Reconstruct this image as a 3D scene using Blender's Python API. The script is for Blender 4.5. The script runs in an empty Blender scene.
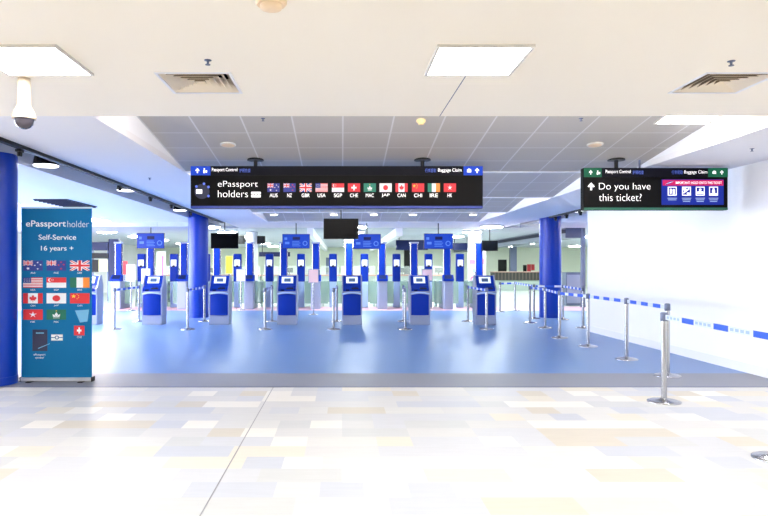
import bpy, math, random
from mathutils import Vector
random.seed(7)
SC = bpy.context.scene
COL = SC.collection
PI = math.pi

# ---------------------------------------------------------------- camera, world, exposure
F, HX, HY, EYE = 645.0, 342.0, 267.0, 1.5
cam_data = bpy.data.cameras.new('camera')
cam = bpy.data.objects.new('camera', cam_data)
COL.objects.link(cam)
cam.location = (0, 0, EYE)
cam.rotation_euler = (PI / 2, 0, 0)
cam_data.sensor_width = 36.0
cam_data.lens = F / 768 * 36.0
cam_data.shift_x = (384 - HX) / 768
cam_data.shift_y = (HY - 258) / 768
cam_data.clip_end = 300
SC.camera = cam
world = bpy.data.worlds.new('world')
SC.world = world
world.use_nodes = True
world.node_tree.nodes['Background'].inputs['Color'].default_value = (0.75, 0.85, 1.0, 1)
world.node_tree.nodes['Background'].inputs['Strength'].default_value = 0.6
SC.view_settings.view_transform = 'Standard'
SC.view_settings.look = 'None'
SC.view_settings.exposure = 0.22
SC.view_settings.gamma = 1.0
SC.view_settings.use_curve_mapping = False
SC.cycles.max_bounces = 10
SC.cycles.diffuse_bounces = 6
SC.cycles.sample_clamp_indirect = 6.0

NEAR_PANEL, FAR_PANEL, SIDE_PANEL, COVE, WINDOW, SMALL = 34.0, 100.0, 95.0, 26.0, 5.0, 5.0
DAYLIGHT = 15.5
# a photograph position at a known depth, as a place
def X(px, d): return (px - HX) / F * d
def Z(py, d): return EYE + (HY - py) / F * d
def D(py): return F * EYE / (py - HY)          # depth of a floor point

# ---------------------------------------------------------------- materials
def lin(c):
    r = []
    for v in c:
        v /= 255.0
        r.append(v / 12.92 if v <= 0.04045 else ((v + 0.055) / 1.055) ** 2.4)
    return (r[0], r[1], r[2], 1.0)

MATS = {}
def mat(name, rgb, rough=0.5, metal=0.0, emit=0.0, spec=0.5, trans=0.0, coat=0.0, vary=0.0, alpha=1.0, emit_rgb=None):
    if name in MATS: return MATS[name]
    m = bpy.data.materials.new(name)
    m.use_nodes = True
    nt = m.node_tree
    b = nt.nodes['Principled BSDF']
    b.inputs['Base Color'].default_value = lin(rgb)
    b.inputs['Roughness'].default_value = rough
    b.inputs['Metallic'].default_value = metal
    b.inputs['Specular IOR Level'].default_value = spec
    b.inputs['Transmission Weight'].default_value = trans
    b.inputs['Coat Weight'].default_value = coat
    b.inputs['Coat Roughness'].default_value = 0.08
    b.inputs['Alpha'].default_value = alpha
    if emit:
        b.inputs['Emission Color'].default_value = lin(emit_rgb or rgb)
        b.inputs['Emission Strength'].default_value = emit
    if vary:
        n = nt.nodes.new('ShaderNodeTexNoise'); n.inputs['Scale'].default_value = 3.0
        n.inputs['Detail'].default_value = 4
        tc = nt.nodes.new('ShaderNodeTexCoord')
        nt.links.new(tc.outputs['Object'], n.inputs['Vector'])
        hsv = nt.nodes.new('ShaderNodeHueSaturation')
        hsv.inputs['Color'].default_value = lin(rgb)
        mr = nt.nodes.new('ShaderNodeMapRange')
        mr.inputs['To Min'].default_value = 1 - vary; mr.inputs['To Max'].default_value = 1 + vary
        nt.links.new(n.outputs['Fac'], mr.inputs['Value'])
        nt.links.new(mr.outputs['Result'], hsv.inputs['Value'])
        nt.links.new(hsv.outputs['Color'], b.inputs['Base Color'])
    MATS[name] = m
    return m

class NG:
    """tiny node-graph helper"""
    def __init__(s, nt): s.nt = nt
    def n(s, t, **kw):
        x = s.nt.nodes.new(t)
        for k, v in kw.items(): setattr(x, k, v)
        return x
    def put(s, sock, v):
        if hasattr(v, 'node'): s.nt.links.new(v, sock)
        else: sock.default_value = v
    def m(s, op, a, b=0.0, c=None):
        x = s.n('ShaderNodeMath', operation=op)
        s.put(x.inputs[0], a); s.put(x.inputs[1], b)
        if c is not None: s.put(x.inputs[2], c)
        return x.outputs[0]
    def white(s, a, b=0.0, c=0.0):
        cb = s.n('ShaderNodeCombineXYZ')
        s.put(cb.inputs[0], a); s.put(cb.inputs[1], b); s.put(cb.inputs[2], c)
        w = s.n('ShaderNodeTexWhiteNoise', noise_dimensions='3D')
        s.nt.links.new(cb.outputs[0], w.inputs['Vector'])
        return w.outputs['Value']
    def mixc(s, f, a, b):
        x = s.n('ShaderNodeMix', data_type='RGBA')
        s.put(x.inputs[0], f); s.put(x.inputs[6], a); s.put(x.inputs[7], b)
        return x.outputs[2]
    def mixf(s, f, a, b):
        x = s.n('ShaderNodeMix', data_type='FLOAT')
        s.put(x.inputs[0], f); s.put(x.inputs[2], a); s.put(x.inputs[3], b)
        return x.outputs[0]

def stone_tiles():
    m = bpy.data.materials.new('stone_tiles'); m.use_nodes = True
    g = NG(m.node_tree); b = m.node_tree.nodes['Principled BSDF']
    tc = g.n('ShaderNodeTexCoord'); sp = g.n('ShaderNodeSeparateXYZ')
    g.nt.links.new(tc.outputs['Object'], sp.inputs[0])
    x, y = sp.outputs[0], sp.outputs[1]
    v = g.m('DIVIDE', y, 0.30)
    row = g.m('FLOOR', v)
    rr = g.white(row, 3.7, 1.1)
    u = g.m('ADD', g.m('DIVIDE', x, 0.60), g.m('MULTIPLY', g.m('FLOOR', g.m('MULTIPLY', rr, 4.0)), 0.25))
    big = g.m('FLOOR', u)
    split = g.m('GREATER_THAN', g.white(big, row, 9.3), 0.55)
    small = g.m('MULTIPLY', g.m('FLOOR', g.m('MULTIPLY', u, 2.0)), 0.5)
    idx = g.mixf(split, big, small)
    r1 = g.white(idx, row, 5.5)
    ramp = g.n('ShaderNodeValToRGB')
    g.nt.links.new(r1, ramp.inputs['Fac'])
    cr = ramp.color_ramp; cr.interpolation = 'CONSTANT'
    stops = [(0.0, (196, 199, 205)), (0.18, (202, 203, 204)), (0.36, (206, 207, 206)), (0.5, (188, 193, 203)),
             (0.62, (211, 207, 196)), (0.72, (199, 194, 183)), (0.78, (194, 197, 199)), (0.88, (222, 221, 216))]
    while len(cr.elements) < len(stops): cr.elements.new(0.5)
    for e, (p, c) in zip(cr.elements, stops): e.position = p; e.color = lin(c)
    # sedimentary streaks inside each stone
    mp = g.n('ShaderNodeMapping'); mp.inputs['Scale'].default_value = (1.2, 9.0, 1)
    g.nt.links.new(tc.outputs['Object'], mp.inputs['Vector'])
    no = g.n('ShaderNodeTexNoise'); no.inputs['Scale'].default_value = 2.5; no.inputs['Detail'].default_value = 5
    g.nt.links.new(mp.outputs[0], no.inputs['Vector'])
    mr = g.n('ShaderNodeMapRange'); mr.inputs['To Min'].default_value = 0.93; mr.inputs['To Max'].default_value = 1.07
    g.nt.links.new(no.outputs['Fac'], mr.inputs['Value'])
    hsv = g.n('ShaderNodeHueSaturation')
    g.nt.links.new(ramp.outputs['Color'], hsv.inputs['Color']); g.nt.links.new(mr.outputs[0], hsv.inputs['Value'])
    g.nt.links.new(hsv.outputs['Color'], b.inputs['Base Color'])
    b.inputs['Roughness'].default_value = 0.42
    b.inputs['Specular IOR Level'].default_value = 0.18
    return m

def grid_panels(name, rgb, line, px, py, ox, oy, wid=0.012, rough=0.5, metal=0.0):
    m = bpy.data.materials.new(name); m.use_nodes = True
    g = NG(m.node_tree); b = m.node_tree.nodes['Principled BSDF']
    tc = g.n('ShaderNodeTexCoord'); sp = g.n('ShaderNodeSeparateXYZ')
    g.nt.links.new(tc.outputs['Object'], sp.inputs[0])
    def near(v, p, o):
        fr = g.m('FRACT', g.m('DIVIDE', g.m('SUBTRACT', v, o), p))
        return g.m('LESS_THAN', g.m('MULTIPLY', fr, p), wid)
    ln = g.m('MAXIMUM', near(sp.outputs[0], px, ox), near(sp.outputs[1], py, oy))
    cx = g.m('FLOOR', g.m('DIVIDE', g.m('SUBTRACT', sp.outputs[0], ox), px))
    cy = g.m('FLOOR', g.m('DIVIDE', g.m('SUBTRACT', sp.outputs[1], oy), py))
    w = g.white(cx, cy, 2.0)
    hsv = g.n('ShaderNodeHueSaturation'); hsv.inputs['Color'].default_value = lin(rgb)
    mr = g.n('ShaderNodeMapRange'); mr.inputs['To Min'].default_value = 0.96; mr.inputs['To Max'].default_value = 1.04
    g.nt.links.new(w, mr.inputs['Value']); g.nt.links.new(mr.outputs[0], hsv.inputs['Value'])
    c = g.mixc(ln, hsv.outputs['Color'], lin(line))
    g.nt.links.new(c, b.inputs['Base Color'])
    b.inputs['Roughness'].default_value = rough
    b.inputs['Metallic'].default_value = metal
    return m

def vinyl(name, rgb, rough, speck=0.06):
    m = bpy.data.materials.new(name); m.use_nodes = True
    g = NG(m.node_tree); b = m.node_tree.nodes['Principled BSDF']
    tc = g.n('ShaderNodeTexCoord')
    no = g.n('ShaderNodeTexNoise'); no.inputs['Scale'].default_value = 60; no.inputs['Detail'].default_value = 3
    n2 = g.n('ShaderNodeTexNoise'); n2.inputs['Scale'].default_value = 0.9; n2.inputs['Detail'].default_value = 3
    for q in (no, n2): g.nt.links.new(tc.outputs['Object'], q.inputs['Vector'])
    s = g.m('ADD', g.m('MULTIPLY', g.m('SUBTRACT', no.outputs['Fac'], 0.5), speck * 3), g.m('MULTIPLY', g.m('SUBTRACT', n2.outputs['Fac'], 0.5), speck * 2))
    hsv = g.n('ShaderNodeHueSaturation'); hsv.inputs['Color'].default_value = lin(rgb)
    g.nt.links.new(g.m('ADD', s, 1.0), hsv.inputs['Value'])
    g.nt.links.new(hsv.outputs['Color'], b.inputs['Base Color'])
    b.inputs['Roughness'].default_value = rough
    return m

def slats(name, a, c, p):
    m = bpy.data.materials.new(name); m.use_nodes = True
    g = NG(m.node_tree); b = m.node_tree.nodes['Principled BSDF']
    tc = g.n('ShaderNodeTexCoord'); sp = g.n('ShaderNodeSeparateXYZ')
    g.nt.links.new(tc.outputs['Object'], sp.inputs[0])
    fr = g.m('FRACT', g.m('DIVIDE', sp.outputs[0], p))
    g.nt.links.new(g.mixc(g.m('LESS_THAN', fr, 0.35), lin(a), lin(c)), b.inputs['Base Color'])
    b.inputs['Roughness'].default_value = 0.5
    return m

M_TILE = stone_tiles()
M_VINYL = vinyl('blue_vinyl', (92, 130, 186), 0.37)
M_BORDER = vinyl('grey_border_vinyl', (128, 132, 146), 0.48)
M_GREYFLOOR = vinyl('grey_floor', (176, 184, 178), 0.30)
M_PINK = vinyl('pink_strip', (226, 178, 196), 0.4)
M_CREAM = mat('cream_ceiling', (253, 245, 231), 0.8)
M_SOFFIT = mat('white_soffit', (240, 238, 240), 0.7)
M_DAY = mat('daylight_pane', (242, 247, 255), 0.3, emit=DAYLIGHT)
M_COFFER = grid_panels('coffer_panels', (186, 180, 172), (216, 214, 212), 0.60, 0.60, 0.0, 6.9, 0.02, 0.45)
M_COFSIDE = mat('coffer_side', (246, 246, 250), 0.6)
M_FAR_CEIL = grid_panels('far_ceiling', (186, 192, 208), (170, 176, 192), 1.2, 1.2, 0, 0, 0.03)
M_WHITEWALL = mat('white_wall_panel', (250, 250, 250), 0.35, coat=0.25)
M_SKIRT = mat('skirting', (238, 240, 246), 0.4)
M_FARWALL = mat('far_wall', (226, 232, 214), 0.7)
M_DARK = mat('slot_dark', (30, 34, 60), 0.8)
M_BLUECOL = mat('blue_column_paint', (0, 54, 170), 0.32, spec=0.35)
M_BLUE = mat('blue_panel', (2, 44, 148), 0.45, spec=0.15)
M_NAVY = mat('navy_panel', (6, 22, 72), 0.4, spec=0.3)
M_SILVER = mat('silver_paint', (140, 150, 176), 0.38, metal=0.3)
M_CHROME = mat('brushed_steel', (176, 178, 184), 0.25, metal=1.0)
M_GREYMET = mat('grey_metal', (96, 106, 132), 0.4, metal=0.3)
M_BLACK = mat('black_plastic', (8, 9, 13), 0.45, spec=0.3)
M_BLACKGLOSS = mat('black_screen', (3, 4, 7), 0.3, spec=0.08)
M_WHITE = mat('white_plastic', (240, 240, 244), 0.4)
M_PALEBLUE = mat('pale_blue', (170, 196, 236), 0.4)
M_BELTBLUE = mat('belt_blue', (28, 84, 205), 0.6)
M_BELTWHITE = mat('belt_white', (214, 224, 244), 0.6)
M_BELTMARK = mat('belt_mark', (150, 178, 226), 0.6)
M_GLASS = mat('gate_glass', (150, 186, 170), 0.1, alpha=0.5)
M_FRAME = mat('fixture_frame', (214, 210, 206), 0.5)
M_PANEL = mat('panel_diffuser', (255, 250, 244), 0.5, emit=NEAR_PANEL)
M_SIDEP = mat('side_diffuser', (255, 234, 204), 0.5, emit=SIDE_PANEL)  # for the added left bay panels and the right bay panels
M_FARP = mat('far_diffuser', (240, 250, 245), 0.5, emit=FAR_PANEL)
M_COVE = mat('cove_diffuser', (255, 246, 236), 0.5, emit=COVE)
M_WINDOWGLOW = mat('lit_window', (235, 243, 255), 0.5, emit=WINDOW)
M_SMALL = mat('downlight_lens', (250, 250, 255), 0.5, emit=SMALL)
M_SIGNBODY = mat('sign_black', (5, 5, 8), 0.5, spec=0.12)
M_SIGNBAR = mat('sign_bar', (10, 11, 24), 0.5, spec=0.12)
M_SIGNEDGE = mat('sign_edge_blue', (38, 62, 150), 0.3)
M_SIGNEDGEG = mat('sign_edge_green', (22, 92, 74), 0.3)
M_LIT = mat('lit_white', (255, 255, 255), 0.4, emit=0.75)
M_LITDIM = mat('lit_blue_text', (70, 96, 200), 0.4, emit=0.5)
M_LITBLUE = mat('lit_blue_box', (8, 20, 70), 0.5, spec=0.15, emit=0.8, emit_rgb=(34, 78, 214))
M_LITGREEN = mat('lit_green_box', (8, 44, 30), 0.5, spec=0.15, emit=0.7, emit_rgb=(24, 104, 74))
M_LITPINK = mat('lit_pink', (80, 10, 40), 0.5, spec=0.15, emit=0.8, emit_rgb=(214, 36, 104))
M_LITPANEL = mat('lit_ticket_blue', (6, 14, 60), 0.5, spec=0.15, emit=0.7, emit_rgb=(26, 48, 170))
M_SCREENBLUE = mat('monitor_blue', (4, 18, 70), 0.45, spec=0.15, emit=0.7, emit_rgb=(24, 74, 214))
M_SCREENTEXT = mat('monitor_navy', (4, 10, 40), 0.45, spec=0.15, emit=0.4, emit_rgb=(14, 30, 110))
M_SCREENPALE = mat('monitor_pale', (20, 40, 90), 0.45, spec=0.15, emit=0.7, emit_rgb=(96, 150, 250))
M_KSCREEN = mat('kiosk_screen', (216, 228, 240), 0.3, emit=0.5)
M_BANNER = mat('banner_teal', (2, 106, 160), 0.55, spec=0.2)
M_PRINT = mat('print_white', (240, 246, 250), 0.6)
M_PRINTPALE = mat('print_pale_blue', (110, 180, 220), 0.5)
M_BROWN = slats('counter_slats', (40, 38, 36), (84, 76, 66), 0.22)
M_WOOD = mat('desk_wood', (176, 142, 128), 0.5)
M_DESK = mat('desk_front', (166, 182, 174), 0.4)
M_RED = mat('poster_red', (196, 40, 56), 0.5)
M_YELLOW = mat('poster_yellow', (240, 236, 170), 0.5)
M_PINKP = mat('poster_pink', (236, 130, 170), 0.5)
M_NOTICE = mat('notice_paper', (244, 240, 244), 0.6)
M_NOTICEP = mat('notice_pink', (226, 196, 204), 0.6)
M_YELLOWED = mat('yellowed_plastic', (232, 206, 150), 0.5)
M_BEIGE = mat('beige_plastic', (240, 214, 180), 0.5)
M_DIFF = mat('vent_louvre', (244, 232, 214), 0.5)
M_BLADESHADE = mat('shaded_blade_back', (112, 92, 66), 0.6)  # shade between the louvres, painted brown on their upper faces
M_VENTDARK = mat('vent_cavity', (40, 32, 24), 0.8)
FL = {'r': mat('flag_red', (212, 34, 50), 0.5, emit=0.08), 'w': mat('flag_white', (232, 232, 240), 0.5, emit=0.12),
      'b': mat('flag_blue', (30, 44, 140), 0.5, emit=0.08), 'g': mat('flag_green', (16, 120, 100), 0.5, emit=0.08),
      'o': mat('flag_orange', (240, 140, 50), 0.5, emit=0.08), 'y': mat('flag_yellow', (250, 210, 50), 0.5, emit=0.08)}
PFL = {'r': mat('print_red', (214, 42, 52), 0.55), 'w': M_PRINT, 'b': mat('print_blue', (34, 56, 140), 0.55),
       'g': mat('print_green', (10, 110, 88), 0.55), 'o': mat('print_orange', (240, 140, 50), 0.55), 'y': mat('print_yellow', (250, 210, 60), 0.55)}

# ---------------------------------------------------------------- mesh helpers
class MB:
    def __init__(s): s.v, s.f, s.k, s.mats, s.sm = [], [], [], [], []
    def mi(s, m):
        if m not in s.mats: s.mats.append(m)
        return s.mats.index(m)
    def add(s, vs, fs, m, smooth=False):
        o = len(s.v); i = s.mi(m)
        s.v += [tuple(p) for p in vs]
        for f in fs:
            s.f.append([o + q for q in f]); s.k.append(i); s.sm.append(smooth)
        return s
    def box(s, x0, x1, y0, y1, z0, z1, m, ch=0.0):
        if x1 < x0: x0, x1 = x1, x0
        if y1 < y0: y0, y1 = y1, y0
        if z1 < z0: z0, z1 = z1, z0
        if ch <= 0:
            vs = [(x0,y0,z0),(x1,y0,z0),(x1,y1,z0),(x0,y1,z0),(x0,y0,z1),(x1,y0,z1),(x1,y1,z1),(x0,y1,z1)]
            return s.add(vs, [(0,3,2,1),(4,5,6,7),(0,1,5,4),(1,2,6,5),(2,3,7,6),(3,0,4,7)], m)
        c = ch
        def ring(z, i): return [(x0+i+ (c if i==0 else c), y0+i, z),(x1-i-c, y0+i, z),(x1-i, y0+i+c, z),(x1-i, y1-i-c, z),(x1-i-c, y1-i, z),(x0+i+c, y1-i, z),(x0+i, y1-i-c, z),(x0+i, y0+i+c, z)]
        rs = [ring(z0, c*.6), ring(z0+c*.6, 0), ring(z1-c*.6, 0), ring(z1, c*.6)]
        vs = sum(rs, []); fs = [tuple(reversed(range(8))), tuple(24+i for i in range(8))]
        for r in range(3):
            for i in range(8):
                j = (i+1) % 8
                fs.append((r*8+i, r*8+j, r*8+8+j, r*8+8+i))
        return s.add(vs, fs, m)
    def lathe(s, cx, cy, prof, m, n=20, cap=True, sx=1.0, sy=1.0):
        vs, fs = [], []
        for (r, z) in prof:
            for i in range(n):
                a = 2*PI*i/n
                vs.append((cx + r*sx*math.cos(a), cy + r*sy*math.sin(a), z))
        for k in range(len(prof)-1):
            for i in range(n):
                j = (i+1) % n
                fs.append((k*n+i, k*n+j, (k+1)*n+j, (k+1)*n+i))
        if prof[0][1] > prof[-1][1]: fs = [tuple(reversed(f)) for f in fs]
        s.add(vs, fs, m, True)
        if cap:
            b = [vs[i] for i in range(n)]; t = [vs[(len(prof)-1)*n+i] for i in range(n)]
            s.add(b, [tuple(reversed(range(n))) if prof[0][1] <= prof[-1][1] else tuple(range(n))], m)
            s.add(t, [tuple(range(n)) if prof[0][1] <= prof[-1][1] else tuple(reversed(range(n)))], m)
        return s
    def prism_x(s, pts, x0, x1, m, x0b=None):
        """side outline pts (y,z), counter-clockwise seen from +x, extruded from x0 to x1"""
        n = len(pts)
        vs = [(x0, y, z) for y, z in pts] + [(x1, y, z) for y, z in pts]
        fs = [tuple(reversed(range(n))), tuple(range(n, 2*n))]
        for i in range(n):
            j = (i+1) % n
            fs.append((i, j, n+j, n+i))
        return s.add(vs, fs, m)
    def plate(s, pts, y, m, th=0.0):
        """flat polygon in the xz plane facing -y (pts counter-clockwise seen from the front)"""
        n = len(pts)
        if th <= 0: return s.add([(x, y, z) for x, z in pts], [tuple(range(n))], m)
        vs = [(x, y, z) for x, z in pts] + [(x, y+th, z) for x, z in pts]
        fs = [tuple(range(n)), tuple(reversed(range(n, 2*n)))]
        for i in range(n):
            j = (i+1) % n
            fs.append((j, i, n+i, n+j))
        return s.add(vs, fs, m)
    def tube(s, p, q, r, m, n=10):
        p, q = Vector(p), Vector(q); d = (q-p).normalized()
        a = d.orthogonal().normalized(); b = d.cross(a)
        vs = []
        for c in (p, q):
            for i in range(n):
                t = 2*PI*i/n
                vs.append(c + a*r*math.cos(t) + b*r*math.sin(t))
        fs = [(i, (i+1)%n, n+(i+1)%n, n+i) for i in range(n)]
        s.add(vs, fs, m, True)
        return s.add(vs, [tuple(reversed(range(n))), tuple(range(n, 2*n))], m)
    def build(s, name, parent=None, loc=None):
        me = bpy.data.meshes.new(name)
        me.from_pydata(s.v, [], s.f)
        for m in s.mats: me.materials.append(m)
        for p, k, sm in zip(me.polygons, s.k, s.sm):
            p.material_index = k; p.use_smooth = sm
        me.validate(); me.update()
        o = bpy.data.objects.new(name, me)
        COL.objects.link(o)
        if parent: o.parent = parent
        if loc: o.location = loc
        return o

def thing(name, label, cat, loc=(0,0,0), rz=0.0, group=None):
    o = bpy.data.objects.new(name, None); COL.objects.link(o)
    o.empty_display_size = 0.1
    o.location = loc; o.rotation_euler = (0, 0, rz)
    return tag(o, label, cat, group)
def tag(o, label, cat, group=None):
    o['label'] = label; o['category'] = cat; o['kind'] = 'thing'
    if group: o['group'] = group
    return o
def struct(o):
    o['kind'] = 'structure'; return o
def dup(root, loc, label, rz=None, group=None):
    r = root.copy(); COL.objects.link(r); r.location = loc; r['label'] = label
    if rz is not None: r.rotation_euler = (0, 0, rz)
    if group: r['group'] = group
    def rec(a, b):
        for ch in list(a.children):
            c = ch.copy(); COL.objects.link(c); c.parent = b
            rec(ch, c)
    rec(root, r)
    return r

def text(body, x, z, w, h, y, m, parent, name='lettering', bold=0.0, lab=None):
    """letters filling the box (x, z) + (w, h) on a face towards -y"""
    cu = bpy.data.curves.new('letters', 'FONT'); cu.body = body; cu.size = 1.0
    cu.offset = bold if bold > 0.005 else (-0.016 if h > 0.08 else 0.0)
    ob = bpy.data.objects.new('letters', cu); COL.objects.link(ob)
    dg = bpy.context.evaluated_depsgraph_get(); dg.update()
    me = bpy.data.meshes.new_from_object(ob.evaluated_get(dg))
    bpy.data.objects.remove(ob); bpy.data.curves.remove(cu)
    xs = [v.co.x for v in me.vertices]; ys = [v.co.y for v in me.vertices]
    x0, x1, y0, y1 = min(xs), max(xs), min(ys), max(ys)
    for v in me.vertices:
        v.co = (x + (v.co.x-x0)/(x1-x0)*w, y, z + (v.co.y-y0)/(y1-y0)*h)
    me.materials.clear(); me.materials.append(m); me.update()
    o = bpy.data.objects.new(name, me); COL.objects.link(o); o.parent = parent
    if lab: o['label'] = lab
    return o

# ---------------------------------------------------------------- flags
def star(cx, cz, r, n=5, inner=0.4, rot=PI/2):
    p = []
    for i in range(2*n):
        a = rot + PI*i/n; q = r if i % 2 == 0 else r*inner
        p.append((cx + q*math.cos(a), cz + q*math.sin(a)))
    return p
def disc(cx, cz, r, n=20): return [(cx + r*math.cos(2*PI*i/n), cz + r*math.sin(2*PI*i/n)) for i in range(n)]
def rect(x0, z0, x1, z1): return [(x0,z0),(x1,z0),(x1,z1),(x0,z1)]
def jack(x0, z0, w, h):
    L = [('b', rect(x0, z0, x0+w, z0+h))]
    for c, t in (('w', 0.13), ('r', 0.05)):
        a = t*h
        L.append((c, [(x0, z0), (x0+a*1.5, z0), (x0+w, z0+h-a), (x0+w, z0+h), (x0+w-a*1.5, z0+h), (x0, z0+a)]))
        L.append((c, [(x0+w-a*1.5, z0), (x0+w, z0), (x0+w, z0+a), (x0+a*1.5, z0+h), (x0, z0+h), (x0, z0+h-a)]))
    for c, t in (('w', 0.18), ('r', 0.10)):
        L.append((c, rect(x0, z0+h/2-t*h, x0+w, z0+h/2+t*h)))
        L.append((c, rect(x0+w/2-t*h, z0, x0+w/2+t*h, z0+h)))
    return L
def flag_shapes(k):
    full = lambda c: [(c, rect(0,0,1.5,1))]
    if k == 'GBR': return jack(0,0,1.5,1)
    if k == 'AUS': return full('b') + jack(0,.5,.75,.5) + [('w', star(.38,.22,.16,7)), ('w', star(1.12,.8,.09,7)), ('w', star(1.12,.18,.09,7)), ('w', star(.9,.52,.09,7)), ('w', star(1.34,.58,.09,7))]
    if k == 'NZ': return full('b') + jack(0,.5,.75,.5) + [('r', star(1.12,.82,.1)), ('r', star(1.12,.2,.11)), ('r', star(.92,.55,.1)), ('r', star(1.32,.6,.1))]
    if k == 'USA': return full('w') + [('r', rect(0, i*2/13, 1.5, (i*2+1)/13)) for i in range(7)] + [('b', rect(0, 6/13, .62, 1))] + [('w', star(.1+.14*i, .6+.13*j, .04)) for i in range(4) for j in range(3)]
    if k == 'SGP': return full('w') + [('r', rect(0,.5,1.5,1)), ('w', disc(.3,.75,.18)), ('r', disc(.38,.75,.17))] + [('w', star(.44+.09*math.cos(a), .75+.09*math.sin(a), .04)) for a in (PI/2, PI/2+1.257, PI/2+2.513, PI/2+3.77, PI/2+5.03)]
    if k == 'CHE': return full('r') + [('w', rect(.43,.4,1.07,.6)), ('w', rect(.65,.18,.85,.82))]
    if k == 'MAC': return full('g') + [('w', [(.75,.25),(.62,.5),(.75,.75),(.88,.5)]), ('w', [(.72,.25),(.5,.3),(.45,.55),(.62,.45)]), ('w', [(.78,.25),(.88,.45),(1.05,.55),(1.0,.3)]), ('w', rect(.5,.16,1.0,.2)), ('y', star(.75,.86,.07))]
    if k == 'JAP': return full('w') + [('r', disc(.75,.5,.3))]
    if k == 'CAN':
        leaf = [(.75,.12),(.77,.12),(.77,.3),(.93,.27),(.9,.34),(1.05,.48),(1.0,.51),(1.03,.64),(.93,.62),(.9,.67),(.82,.58),(.85,.78),(.79,.75),(.75,.86),(.71,.75),(.65,.78),(.68,.58),(.6,.67),(.57,.62),(.47,.64),(.5,.51),(.45,.48),(.6,.34),(.57,.27),(.73,.3),(.73,.12)]
        return full('w') + [('r', rect(0,0,.375,1)), ('r', rect(1.125,0,1.5,1)), ('r', leaf)]
    if k == 'CHI': return full('r') + [('y', star(.28,.7,.2))] + [('y', star(a,b,.06)) for a,b in ((.55,.9),(.66,.76),(.66,.58),(.55,.46))]
    if k == 'IRE': return full('w') + [('g', rect(0,0,.5,1)), ('o', rect(1,0,1.5,1))]
    if k == 'HK': return full('r') + [('w', star(.75,.5,.32,5,.3))]
    return full('w')
def flag(k, x, z, w, h, y, parent, table, dy=0.0012):
    mb = MB()
    for i, (c, pts) in enumerate(flag_shapes(k)):
        mb.plate([(x + px/1.5*w, z + pz*h) for px, pz in pts], y - dy*(0.2*i), table[c])
    return mb.build('flag', parent)

# ---------------------------------------------------------------- room shell
Y0, Y1 = -7.0, 48.0           # behind the camera to the far hall's back wall
XL, XR = -14.0, 20.0
CE = 2.95                     # flat ceiling height
EDGE = 6.2                    # where the low ceiling ends
TILE_END = D(387.0)
struct(MB().box(XL, XR, Y0, TILE_END, -0.1, 0, M_TILE).build('floor'))
struct(MB().box(XL, XR, TILE_END, 9.1, -0.1, 0, M_BORDER).build('floor'))
struct(MB().box(XL, XR, 9.1, 22.2, -0.1, 0, M_VINYL).build('floor'))
struct(MB().box(XL, XR, 22.2, 24.4, -0.1, 0, M_PINK).build('floor'))
struct(MB().box(XL, XR, 24.4, Y1, -0.1, 0, M_GREYFLOOR).build('floor'))
struct(MB().box(XL, XR, TILE_END-0.02, TILE_END+0.02, 0, 0.004, M_GREYMET).build('trim_1'))       # strip between stone and vinyl
struct(MB().box(-0.860, -0.852, Y0, TILE_END-0.03, 0, 0.002, mat('joint_strip', (140, 143, 150), .5)).build('trim_2'))           # expansion joint
# low flat ceiling
CX0, CX1 = -2.40, 4.41        # coffers' sides
SL0, SL1 = -4.54, -3.80       # left lighting slot
SR0, SR1 = 5.95, 6.60         # right lighting slot
BAY, NBAY, HI = 3.65, 4, 1.92
CEND = EDGE + 0.1 + BAY*NBAY  # 20.9
VY, VS = 5.09, 0.265          # air vents: middle line and half size of their openings
VXS = (-1.115, 3.0)
mb = MB().box(XL, XR, Y0, VY-VS, CE, CE+0.08, M_CREAM).box(XL, XR, VY+VS, EDGE, CE, CE+0.08, M_CREAM)
mb.box(XL, VXS[0]-VS, VY-VS, VY+VS, CE, CE+0.08, M_CREAM).box(VXS[0]+VS, VXS[1]-VS, VY-VS, VY+VS, CE, CE+0.08, M_CREAM).box(VXS[1]+VS, XR, VY-VS, VY+VS, CE, CE+0.08, M_CREAM)
struct(mb.build('ceiling'))
struct(MB().box(0.935, 0.942, 4.9, EDGE, CE-0.002, CE, M_GREYMET).build('trim_3'))                 # hairline joint
struct(MB().box(SL1, CX0, EDGE, CEND+3, CE, CE+0.08, M_SOFFIT).build('ceiling'))
struct(MB().box(CX1, SR0, EDGE, CEND+3, CE, CE+0.08, M_SOFFIT).build('ceiling'))
struct(MB().box(XL, SL0, EDGE, CEND, CE, CE+0.08, M_SOFFIT).build('ceiling'))
struct(MB().box(SR1, XR, EDGE, CEND, CE, CE+0.08, M_SOFFIT).build('ceiling'))
struct(MB().box(CX0, CX1, CEND, CEND+3, CE, CE+0.08, M_SOFFIT).build('ceiling'))
struct(MB().box(XL, XR, CEND+3, Y1, CE, CE+0.08, M_FAR_CEIL).build('ceiling'))
struct(MB().box(XL, SL0, CEND, CEND+3, CE-.14, CE+0.08, M_FAR_CEIL).build('ceiling'))
struct(MB().box(SR1, XR, CEND, CEND+3, CE, CE+0.08, M_FAR_CEIL).build('ceiling'))
# slots: fascia on both sides, dark back above
for (a, b) in ((SL0, SL1), (SR0, SR1)):
    mb = MB()
    mb.box(a-0.02, a, EDGE, CEND+3, CE+0.08, CE+0.5, M_SOFFIT)
    mb.box(b, b+0.02, EDGE, CEND+3, CE+0.08, CE+0.5, M_SOFFIT)
    struct(mb.build('trim_4'))
    mb = MB()
    mb.box(a, b, EDGE, CEND+3, CE+0.45, CE+0.5, M_DARK)
    mb.box(a, b, EDGE-0.05, EDGE, CE+0.08, CE+0.5, M_DARK)
    struct(mb.build('ceiling'))
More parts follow.
